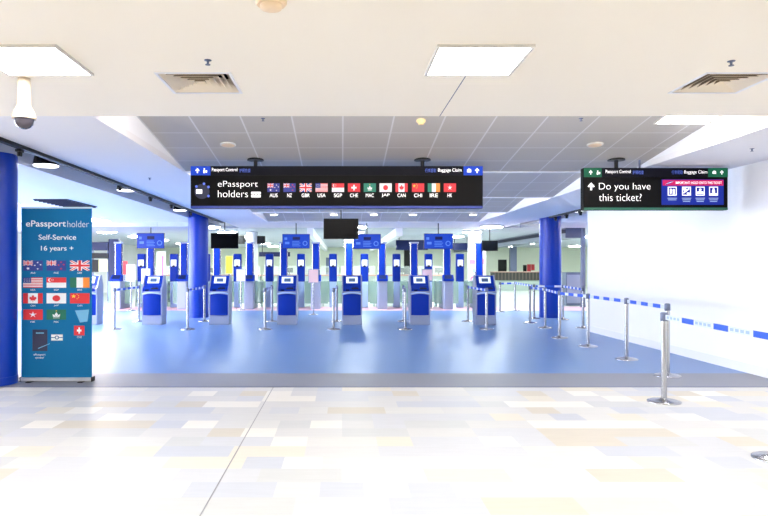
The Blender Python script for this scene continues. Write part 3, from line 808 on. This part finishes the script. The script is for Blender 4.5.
# ---------------------------------------------------------------- self-service kiosks
def make_kiosk(label, loc):
    t = thing('self_service_kiosk', label, 'kiosk', loc, 0, 'self-service kiosks in a row')
    w = .265
    prof = [(-.20,.0),(.22,.0),(.22,1.02),(.12,1.27),(.03,1.28),(-.12,1.02),(-.235,.93),(-.24,.86),(-.20,.80)]
    mb = MB()
    prof = prof[::1]
    mb.prism_x(prof, -w+.02, w-.02, M_SILVER)
    # flared side cheeks
    side = [(-.21,.24),(.23,.24),(.23,1.03),(.125,1.285),(.02,1.295),(-.135,1.03),(-.25,.94),(-.255,.84),(-.21,.79)]
    mb.prism_x(side, -w, -w+.03, M_SILVER); mb.prism_x(side, w-.03, w, M_SILVER)
    mb.build('body', t)
    MB().box(-w+.005, w-.005, -.215, .225, 0, .24, mat('plinth_grey', (132, 144, 172), .4, metal=.2), .01).build('plinth', t)
    # bowed blue front with arched top
    mb = MB(); n = 10; vs = []
    for i in range(n+1):
        u = -1+2*i/n; x = u*(w-.035)
        zt = .80 - .035*(1-u*u)*-1 - .03
        y = -.205-.035*(1-u*u)
        vs += [(x, y, .25), (x, y, zt), (x, -.19, .25), (x, -.19, zt)]
    fs = []
    for i in range(n):
        o = 4*i
        fs += [(o, o+4, o+5, o+1), (o+1, o+5, o+7, o+3), (o+2, o+6, o+4, o)]
    mb.add(vs, fs, M_BLUE, False); mb.build('front_panel', t)
    # silver arch ledge between front panel and console
    mb = MB(); vs = []
    for i in range(n+1):
        u = -1+2*i/n; x = u*(w-.02); zt = .785+.035*(1-u*u); y = -.235-.05*(1-u*u)
        vs += [(x, y, zt), (x, y, zt+.035), (x, -.18, zt), (x, -.18, zt+.035)]
    fs = []
    for i in range(n):
        o = 4*i; fs += [(o, o+4, o+5, o+1), (o+1, o+5, o+7, o+3), (o+2, o+6, o+4, o)]
    mb.add(vs, fs, M_PALEBLUE); mb.build('ledge', t)
    # tilted console: blue bezel + dark passport reader
    dx = Vector((0, .15, .26)).normalized(); nrm = Vector((0, -.26, .15)).normalized()
    o0 = Vector((0, -.12, 1.02))
    def tilt(x0, x1, s0, s1, off, m, th=.01):
        vs = []
        for q in (off, off-th):
            for x, s_ in ((x0,s0),(x1,s0),(x1,s1),(x0,s1)):
                p = o0 + dx*s_ + nrm*q; vs.append((x, p.y, p.z))
        return MB().add(vs, [(0,1,2,3),(7,6,5,4),(4,5,1,0),(5,6,2,1),(6,7,3,2),(7,4,0,3)], m)
    tilt(-w+.035, w-.035, .005, .285, .012, M_BLUE, .014).build('bezel', t)
    sc_ = tilt(-.150, .150, .06, .245, .018, M_KSCREEN, .008).build('screen', t)
    tilt(-.085, .085, .10, .20, .020, mat('kiosk_screen_dark', (60, 84, 120), .3, emit=.2), .003).build('picture', sc_)
    mb = MB()
    mb.add([(-w+.035,-.242,.87),(w-.035,-.242,.87),(w-.035,-.243,.935),(-w+.035,-.243,.935),(-w+.035,-.125,1.025),(w-.035,-.125,1.025)], [(0,1,2,3),(3,2,5,4)], M_BLUE)
    mb.build('console', t)
    mb = MB().box(-.02, .17, -.262, -.18, .925, .955, M_BLACK, .008).box(.0, .15, -.20, -.14, .955, .985, M_BLACK, .006)
    mb.build('passport_reader', t)
    MB().box(-.16, -.07, -.248, -.24, .885, .915, M_BLACKGLOSS).build('card_slot', t)
    return t
kd = D(324.8)
ks = [(87, 'self-service kiosk partly hidden behind the right edge of the teal banner'),
      (152, 'self-service kiosk just left of the left blue column'),
      (219, 'self-service kiosk just right of the left blue column'),
      (287, 'self-service kiosk under the long sign, third counting left from the right-hand blue column side'),
      (352, 'self-service kiosk straight below the big black monitor'),
      (420, 'self-service kiosk between the one below the big black monitor and the last at right'),
      (486, 'rightmost self-service kiosk, nearest the right blue column')]
ks[3] = (287, 'self-service kiosk between the big black monitor and the hanging blank one at left')
k0 = None
for px, lab in ks:
    loc = (X(px, kd), kd+.2, 0)
    if k0 is None: k0 = make_kiosk(lab, loc)
    else: dup(k0, loc, lab)

# ---------------------------------------------------------------- stanchions and belts
GRP = 'chrome belt stanchions'
def stanchion_parts(t):
    MB().lathe(0, 0, [(.175, 0), (.175, .012), (.15, .022), (.05, .034), (.035, .05)], M_CHROME, 28).build('base', t)
    MB().lathe(0, 0, [(.031, .04), (.031, .90)], M_CHROME, 18).build('pole', t)
    MB().lathe(0, 0, [(.036, .90), (.038, .905), (.038, .985), (.034, .995), (.02, 1.0)], M_GREYMET, 18).build('belt_head', t)
    return t
first = thing('belt_stanchion', '', 'stanchion', (0,0,0), 0, GRP); stanchion_parts(first); used = []
def belt(t, p, q, z=.945, hgt=.055, step=.27, marks=False, ratio=1.5):
    """retractable strap from the stanchion t at p to the post at q"""
    p = Vector((p[0], p[1], z)); q = Vector((q[0], q[1], z))
    v = q-p; L = v.length; e = v/L; nn = Vector((-e.y, e.x, 0))*.0015
    mb = MB(); s = .045; i = 0
    while s < L-.045:
        e1 = min(L-.045, s+(step if i % 2 else step*ratio))
        a, b = e*s, e*e1
        m = M_BELTBLUE if i % 2 else M_BELTWHITE
        vs = []
        for o in (a-nn, b-nn, b+nn, a+nn): vs.append((o.x, o.y, z-hgt/2))
        for o in (a-nn, b-nn, b+nn, a+nn): vs.append((o.x, o.y, z+hgt/2))
        mb.add(vs, [(0,3,2,1),(4,5,6,7),(0,1,5,4),(1,2,6,5),(2,3,7,6),(3,0,4,7)], m)
        if marks and m is M_BELTWHITE and e1-s > .2:
            for k in range(4):
                c0, c1 = s+.03+(e1-s-.06)*k/4, s+.03+(e1-s-.06)*(k+.72)/4
                for sg in (1, -1):
                    o0, o1 = e*c0+nn*1.4*sg, e*c1+nn*1.4*sg
                    f = [(o0.x,o0.y,z-.014),(o1.x,o1.y,z-.014),(o1.x,o1.y,z+.014),(o0.x,o0.y,z+.014)]
                    mb.add(f, [(0,1,2,3)], M_BELTMARK)
        s = e1; i += 1
    return mb.build('belt', t)
P = {}
def post(key, px, py, lab, x=None, d=None):
    d = d or D(py); x = X(px, d) if x is None else x
    if not used: first.location = (x, d, 0); first['label'] = lab; o = first; used.append(1)
    else:
        o = first.copy(); COL.objects.link(o); o.location = (x, d, 0); o['label'] = lab
        for ch in base_parts:
            c = ch.copy(); COL.objects.link(c); c.parent = o
    P[key] = (o, (x, d))
    return o
base_parts = list(first.children)
post('A', 664, 402, 'nearest chrome stanchion, standing on the pale stone tiles')
post('A2', 777, 459, 'chrome stanchion at the right picture edge, only its round base showing')
post('B', 667.4, 376, 'chrome stanchion right behind the nearest one, by the white wall')
post('C', 626.5, 359.5, 'chrome stanchion along the white wall, below the ticket sign middle')
post('D', 588, 346.5, 'chrome stanchion in front of the end of the white wall')
post('E', 559.5, 338, 'chrome stanchion standing before the right edge of the right blue column')
post('G', 545, 328, 'chrome stanchion standing before the left half of the right blue column')
post('H', 530, 323, 'chrome stanchion just left of the right blue column')
post('I', 534, 318.6, 'rear chrome stanchion tight against the left side of the right blue column')
post('J', 563, 319.5, 'rear chrome stanchion tight against the right side of the right blue column')
post('F', 583, 328, 'chrome stanchion beside the far end of the white wall')
post('K', 515, 310.7, 'distant chrome stanchion in front of the slatted brown counter')
post('L', 500, 312, 'distant chrome stanchion right of the rightmost kiosk')
names = [('between the teal banner and the left kiosk', 114.4, 139), ('in front of the left blue column', 187.7, 204.5), ('between the two kiosks right of the left blue column', 265, 272),
         ('left of the kiosk below the big black monitor', 333.5, 337), ('left of the second kiosk from the right', 405, 403.5), ('in front of the rightmost kiosk', 486.5, 470)]
names[5] = ('by the rightmost kiosk', 486.5, 468)
for i, (nm, fx, rx) in enumerate(names):
    post('f%d' % i, fx, 329.5, 'front chrome stanchion ' + nm)
    post('r%d' % i, rx, 321.5, 'rear chrome stanchion ' + nm)
for u, w, mk in (('A','A2',True),('B','C',False),('C','D',False),('D','E',False),('E','G',False),('G','H',False),('F','J',False),('J','I',False),('I','K',False),('K','L',False)):
    belt(P[u][0], P[u][1], P[w][1], marks=mk or u in 'BCD', ratio=1.5 if u == 'A' else .7)
for i in range(6): belt(P['f%d'%i][0], P['f%d'%i][1], P['r%d'%i][1], ratio=.7)
# notice stands in front of the gates
def notice(px, py0, py1, wpx, base, lab, m, blank=True):
    d = D(base)
    t = thing('notice_stand', lab, 'notice stand', (X(px, d), d, 0), 0, 'notice stands before the gates')
    z0, z1, w = Z(py1, d), Z(py0, d), wpx/F*d
    MB().lathe(0, 0, [(.16, 0), (.16, .012), (.13, .022), (.03, .04)], M_CHROME, 24).build('base', t)
    MB().lathe(0, 0, [(.024, .03), (.024, z0+.02)], M_CHROME, 14).build('pole', t)
    MB().box(-w/2, w/2, -.03, -.012, z0, z1, M_SILVER).build('frame', t)
    MB().box(-w/2+.02, w/2-.02, -.034, -.03, z0+.02, z1-.02, m).build('notice', t)
    return t
notice(131, 264.5, 281.5, 9, 310.5, 'notice stand with tall white sheet near the teal banner', M_NOTICE)
notice(146, 268.5, 284, 9, 311.5, 'notice stand with white sheet above the kiosk left of the left blue column', M_NOTICE)
notice(241, 269, 281.5, 9.5, 310, 'notice stand with white sheet right of the left blue column', M_NOTICE)
notice(313.5, 269, 283, 10.5, 314.5, 'notice stand with pinkish sheet left of the big black monitor', M_NOTICEP)
notice(427, 269, 281, 11, 311, 'notice stand with pinkish sheet behind the second kiosk from the right', M_NOTICEP)

# ---------------------------------------------------------------- automatic passport gates
gd = 23.2
ORD = ['first','second','third','fourth','fifth','sixth','seventh','eighth','ninth','tenth','eleventh','twelfth']
def make_pillar(lab, loc):
    t = thing('gate_pillar', lab, 'gate pillar', loc, 0, 'pillars of the automatic passport gates')
    MB().box(-.17, .17, -.35, .9, 0, 1.0, M_SILVER, .03).build('pedestal', t)
    MB().box(-.10, .10, -.08, .10, 1.0, 2.34, M_BLUE).build('post', t)
    for s in (-1, 1): MB().lathe(s*.115, 0, [(.028, 1.0), (.028, 2.36)], M_CHROME, 12).build('chrome_edge', t)
    MB().box(-.16, .16, -.10, .12, 2.34, 2.40, M_SILVER, .015).build('cap', t)
    for s in (-1, 1): MB().box(s*.17, s*.43, .10, .13, .18, .98, M_GLASS).build('glass_wing', t)
    return t
xs = [119,151,184,217,250,284,316,349,382,414,447,479]
p0 = None
for i, px in enumerate(xs):
    lab = '%s blue chrome-edged gate pillar from the left' % ORD[i]
    loc = (X(px, gd), gd, 0)
    t = make_pillar(lab, loc) if p0 is None else dup(p0, loc, lab)
    if p0 is None: p0 = t
def reader(px, lab):
    t = thing('passport_scanner', lab, 'passport scanner', (X(px, gd), gd-.22, 1.0), 0, 'blue passport scanners on the gate pedestals')
    MB().prism_x([(-.16,.0),(.12,.0),(.12,.2),(.04,.22),(-.16,.06)], -.19, .19, M_BLUE).build('body', t)
    MB().add([(-.13,-.14,.08),(.13,-.14,.08),(.13,.02,.21),(-.13,.02,.21)], [(0,1,2,3)], M_NAVY).build('glass_plate', t)
    return t
r0 = None
for px, nm in ((119,'first'),(184,'third'),(250,'fifth'),(316,'seventh'),(382,'ninth'),(447,'eleventh')):
    lab = 'blue passport scanner on the pedestal of the %s gate pillar from the left' % nm
    if r0 is None: r0 = reader(px, lab)
    else: dup(r0, (X(px, gd), gd-.22, 1.0), lab)
cd = 24.0
def make_camera_post(lab, loc):
    t = thing('face_camera_post', lab, 'camera post', loc, 0, 'blue face camera posts of the gates')
    MB().box(-.13, .13, -.05, .15, 0, 1.0, M_PALEBLUE, .02).build('stem', t)
    MB().box(-.145, .145, -.06, .14, .95, 1.99, M_BLUE, .03).build('panel', t)
    MB().box(-.10, .10, -.068, -.06, 1.53, 1.77, mat('camera_screen', (236, 242, 252), .3, emit=.6)).build('screen', t)
    MB().box(-.05, .05, -.078, -.068, 1.50, 1.57, M_BLACK).build('camera', t)
    return t
cx_ = [141.5,174,237.5,269.5,301,333,364.5,396.5,428.5,460]
cx_.insert(2, 206)
cp = None
for i, px in enumerate(cx_):
    lab = '%s blue face camera post from the left, between two gate pillars' % ORD[i]
    loc = (X(px, cd), cd, 0)
    if cp is None: cp = make_camera_post(lab, loc)
    else: dup(cp, loc, lab)
# waist-high glass barriers beside each camera post
def make_barrier(lab, loc):
    t = thing('gate_barrier', lab, 'gate barrier', loc, 0, 'waist-high gate barriers')
    MB().box(-.36, -.14, -.02, .02, .16, .96, M_GLASS).build('glass_leaf', t)
    MB().box(.14, .36, -.02, .02, .16, .96, M_GLASS).build('glass_leaf', t)
    for q in (-1, 1):
        for z in (.24, .52, .80): MB().box(q*.36, q*.29, -.03, .03, z, z+.07, M_GREYMET).build('hinge', t)
    MB().box(-.40, -.36, -.05, .5, 0, 1.0, M_DESK).build('upright', t)
    MB().box(.36, .40, -.05, .5, 0, 1.0, M_DESK).build('upright', t)
    return t
b0 = None
for i, px in enumerate(cx_):
    lab = '%s waist-high glass barrier from the left, around a blue camera post' % ORD[i]
    loc = (X(px, cd), cd+.55, 0)
    if b0 is None: b0 = make_barrier(lab, loc)
    else: dup(b0, loc, lab)

# ---------------------------------------------------------------- hanging monitors
def monitor(px, py0, py1, wpx, d, lab, on, ceil):
    z0, z1, w = Z(py1, d), Z(py0, d), wpx/F*d
    t = thing('hanging_monitor', lab, 'monitor', (X(px, d), d, z0), 0, 'monitors hanging over the kiosks')
    h = z1-z0
    MB().box(-w/2, w/2, 0, .07, 0, h, M_BLACK if not on else M_NAVY, .008).build('casing', t)
    MB().box(-w/2+.015, w/2-.015, -.003, 0, .015, h-.015, M_SCREENBLUE if on else M_BLACKGLOSS).build('screen', t)
    MB().tube((0, .05, h), (0, .05, ceil-z0), .016, M_BLACK).build('hanger_rod', t)
    MB().box(-.08, .08, .07, .09, h*.3, h*.8, M_BLACK).build('bracket', t)
    if on:
        mb = MB()
        mb.plate(rect(-.11, h*.60, .13, h*.80), -.0045, M_SCREENTEXT)
        mb.plate(rect(-w*.42, h*.60, -w*.32, h*.76), -.0045, M_SCREENPALE)
        mb.plate(rect(-w*.40, h*.30, -w*.24, h*.46), -.0045, M_SCREENPALE)
        for k in range(4): mb.plate(rect(-w*.14, h*(.46-.1*k), w*(.12+.04*(k % 2)), h*(.50-.1*k)), -.0045, M_SCREENPALE)
        mb.plate(disc(w*.33, h*.36, h*.17, 18), -.0045, M_SCREENPALE); mb.plate(disc(w*.33, h*.36, h*.11, 18), -.0055, M_SCREENBLUE)
        mb.build('display', t)
    return t
md = 21.3
monitor(150.5, 233, 248.5, 27.5, md, 'blue-screened hanging monitor left of the left blue column', True, CE-.14)
monitor(224.5, 233, 248.5, 27.5, md, 'blank black hanging monitor just right of the left blue column', False, CE+.45)
monitor(296, 234, 248.5, 27.5, md, 'blue-screened hanging monitor left of the big black one', True, CE)
monitor(367, 234, 249, 27.5, md, 'blue-screened hanging monitor touching the big black one at its right', True, CE)
monitor(438.5, 233.5, 249, 29, md, 'blue-screened hanging monitor farthest right of the blue ones', True, CE)
monitor(490, 240.5, 251, 16, 23.0, 'small blank black monitor hanging at right above the rightmost kiosk', False, CE)
monitor(341, 218.5, 239, 35, 16.9, 'big blank black monitor hanging below the middle of the long sign', False, coffer_z(16.95))

# ---------------------------------------------------------------- far hall
def desk(px, d, lab, loc=None):
    t = thing('inspection_desk', lab, 'desk', (X(px, d), d, 0), 0, 'inspection desks of the far hall')
    MB().box(-.9, .9, 0, .7, 0, 1.02, M_DESK).build('body', t)
    MB().box(-.96, .96, -.08, .76, 1.02, 1.09, M_WOOD).build('worktop', t)
    MB().box(-.9, .9, .02, .035, 1.09, 1.55, mat('clear_glass', (225, 235, 232), .06, alpha=.16)).build('glass_screen', t)
    mb = MB().box(.2, .62, .3, .34, 1.2, 1.46, M_BLACK).box(.38, .44, .32, .36, 1.09, 1.2, M_BLACK).box(.3, .52, .26, .42, 1.09, 1.1, M_BLACK)
    mb.build('computer_screen', t)
    return t
dk = None
for i, px in enumerate((168, 205, 243, 281, 322, 358, 395, 432)):
    lab = '%s inspection desk from the left, far behind the gates' % ORD[i]
    if dk is None: dk = desk(px, 34.5, lab)
    else: dup(dk, (X(px, 34.5), 34.5, 0), lab)
# long slatted counter at the right
cdp = 41.0
t = thing('long_counter', 'long brown slatted counter in the far hall, left of the right blue column', 'counter', (X(494, cdp), cdp, 0))
L_ = X(560, cdp)-X(494, cdp)
MB().box(0, L_, 0, .8, 0, .7, M_DESK).build('plinth', t)
MB().box(-.05, L_+.05, -.1, .8, .66, 1.16, M_BROWN).build('slatted_front', t)
MB().box(-.08, L_+.08, -.14, .86, 1.16, 1.21, M_WOOD).build('worktop', t)
# doorway, posters and column on the back wall
yb_ = Y1-.02
o = MB().box(X(498, Y1), X(506.5, Y1), yb_-.03, Y1, 0, 2.05, M_BLACK).build('door_1'); struct(o)
tag(MB().box(X(523,Y1), X(526.5,Y1), yb_-.02, Y1-.001, 1.05, 1.65, M_BLACK).build('wall_poster'), 'black poster on the far right wall beside red ones', 'poster')
tag(MB().box(X(527,Y1), X(530.8,Y1), yb_-.02, Y1-.001, 1.05, 1.7, M_RED).build('wall_poster'), 'taller red poster on the far right wall next to the black one', 'poster')
tag(MB().box(X(531.2,Y1), X(534.5,Y1), yb_-.02, Y1-.001, 1.25, 1.7, M_RED).build('wall_poster'), 'shorter red poster on the far right wall, nearest the right blue column', 'poster')
t = thing('square_column', 'grey square column between the dark doorway and red posters, far right', 'column', (X(513, 46), 46, 0))
MB().box(-.22, .22, -.2, .2, .1, CE, M_GREYMET).build('shaft', t); MB().box(-.24, .24, -.22, .22, 0, .1, M_NAVY).build('skirting', t)
# poster panel before the white column
pd = 26.0
t = thing('poster_panel', 'white poster panel with pink and blue graphics behind the rightmost kiosk', 'poster panel', (X(477, pd), pd, 0))
w = 18/F*pd
MB().box(-w/2, w/2, 0, .05, .25, 2.28, M_WHITE).build('board', t)
for s in (-1, 1): MB().box(s*w*.4-.02, s*w*.4+.02, -.02, .07, 0, .25, M_GREYMET).build('foot', t)
mb = MB()
mb.plate(rect(-w*.42, 1.62, -w*.05, 1.80), -.002, M_PINKP); mb.plate(rect(w*.02, 1.60, w*.4, 1.84), -.002, M_PINKP)
mb.plate(rect(-w*.4, 1.84, w*.2, 1.90), -.002, M_PINKP)
mb.plate(disc(-w*.15, 1.35, .09, 18), -.002, M_PALEBLUE); mb.plate(rect(w*.1, 1.25, w*.36, 1.5), -.002, M_PINKP)
mb.plate(disc(-w*.2, 1.0, .13, 18), -.002, M_PINKP); mb.plate(disc(-w*.2, 1.0, .07, 18), -.003, M_WHITE)
mb.build('graphics', t)
# information tower and screens in the left background
id_ = 28.0
t = thing('information_tower', 'dark navy information tower in the left background behind the teal banner', 'information tower', (X(113.5, id_), id_, 0))
MB().box(-.22, .22, 0, .3, 0, Z(239, id_), M_NAVY, .02).build('tower', t)
MB().lathe(.08, -.01, [(.05, 1.03), (.05, 1.13)], M_WHITE, 12).build('button', t)
t = thing('display_board', 'row of dark navy overhead displays beside the information tower', 'display board', (X(101, id_), id_, 0))
MB().box(-.42, .30, 0, .15, Z(250.5, id_), Z(242, id_), M_NAVY).build('upper_display', t)
MB().box(-.40, .30, 0, .15, Z(258.5, id_), Z(253, id_), M_BLACK).build('lower_display', t)
MB().box(-.40, -.12, 0, .06, Z(272, id_), Z(259.5, id_), M_BLACK).build('black_poster', t)
MB().box(-.10, .28, 0, .06, Z(271.5, id_), Z(259.5, id_), M_YELLOW).build('yellow_poster', t)
for x in (-.38, .27): MB().box(x-.025, x+.025, .06, .1, 0, Z(250, id_), M_GREYMET).build('upright', t)
t = thing('poster_panel', 'narrow red poster panel between the information tower and a notice stand', 'poster panel', (X(124.5, id_), id_, 0))
MB().box(-.12, .12, 0, .05, Z(274.5, id_), Z(261, id_), M_RED).build('board', t)
MB().box(-.03, .03, .01, .04, 0, Z(274.5, id_), M_GREYMET).build('post', t)
t = thing('poster_panel', 'white poster panel with pink stripe right of the left blue monitor', 'poster panel', (X(161, 29), 29, 0))
MB().box(-.2, .2, 0, .05, .9, 2.2, M_WHITE).build('board', t); MB().box(.02, .12, -.004, 0, 1.1, 2.0, M_PINKP).build('stripe', t); MB().box(-.03, .03, .01, .04, 0, .9, M_GREYMET).build('post', t)
t = thing('poster_panel', 'yellow poster panel right of the left blue column', 'poster panel', (X(229, 30), 30, 0))
MB().box(-.14, .14, 0, .05, 1.2, 2.0, mat('bright_yellow', (240, 214, 40), .5)).build('board', t); MB().box(-.03, .03, .01, .04, 0, 1.2, M_GREYMET).build('post', t)
# dark overhead queue signs and hanging cameras in the far hall
for px0, px1, py0, py1, d, lab in ((259, 290, 252, 256.5, 33, 'low dark navy overhead sign under the blue monitor left of middle'), (396, 428, 240, 250, 31, 'dark navy overhead sign left of the right blue monitor'), (453, 469, 243, 250, 31, 'dark navy overhead sign right of the right blue monitor')):
    t = thing('overhead_sign', lab, 'sign', (X((px0+px1)/2, d), d, Z(py1, d)))
    w = (px1-px0)/F*d
    MB().box(-w/2, w/2, 0, .12, 0, (py1-py0)/F*d, M_NAVY).build('housing', t)
    for s in (-1, 1): MB().tube((s*w*.4, .06, (py1-py0)/F*d), (s*w*.4, .06, CE-Z(py1, d)), .02, M_BLACK).build('hanger_rod', t)
# dark doorways in the far hall back wall
struct(MB().box(X(404, Y1), X(410, Y1), yb_-.03, Y1, 0, 2.9, M_BLACK).build('door_2'))
struct(MB().box(X(326, Y1), X(332, Y1), yb_-.03, Y1, 0, 2.2, M_GREYMET).build('door_3'))
# grey equipment cabinet by the thin pole
t = thing('equipment_cabinet', 'grey equipment cabinet beside the thin grey pole by the white wall end', 'cabinet', (X(574, 25), 25, 0))
MB().box(-.3, .3, 0, .5, 0, 1.3, M_GREYMET, .02).build('body', t); MB().box(-.27, .27, -.015, 0, .1, 1.2, M_SILVER).build('door', t);
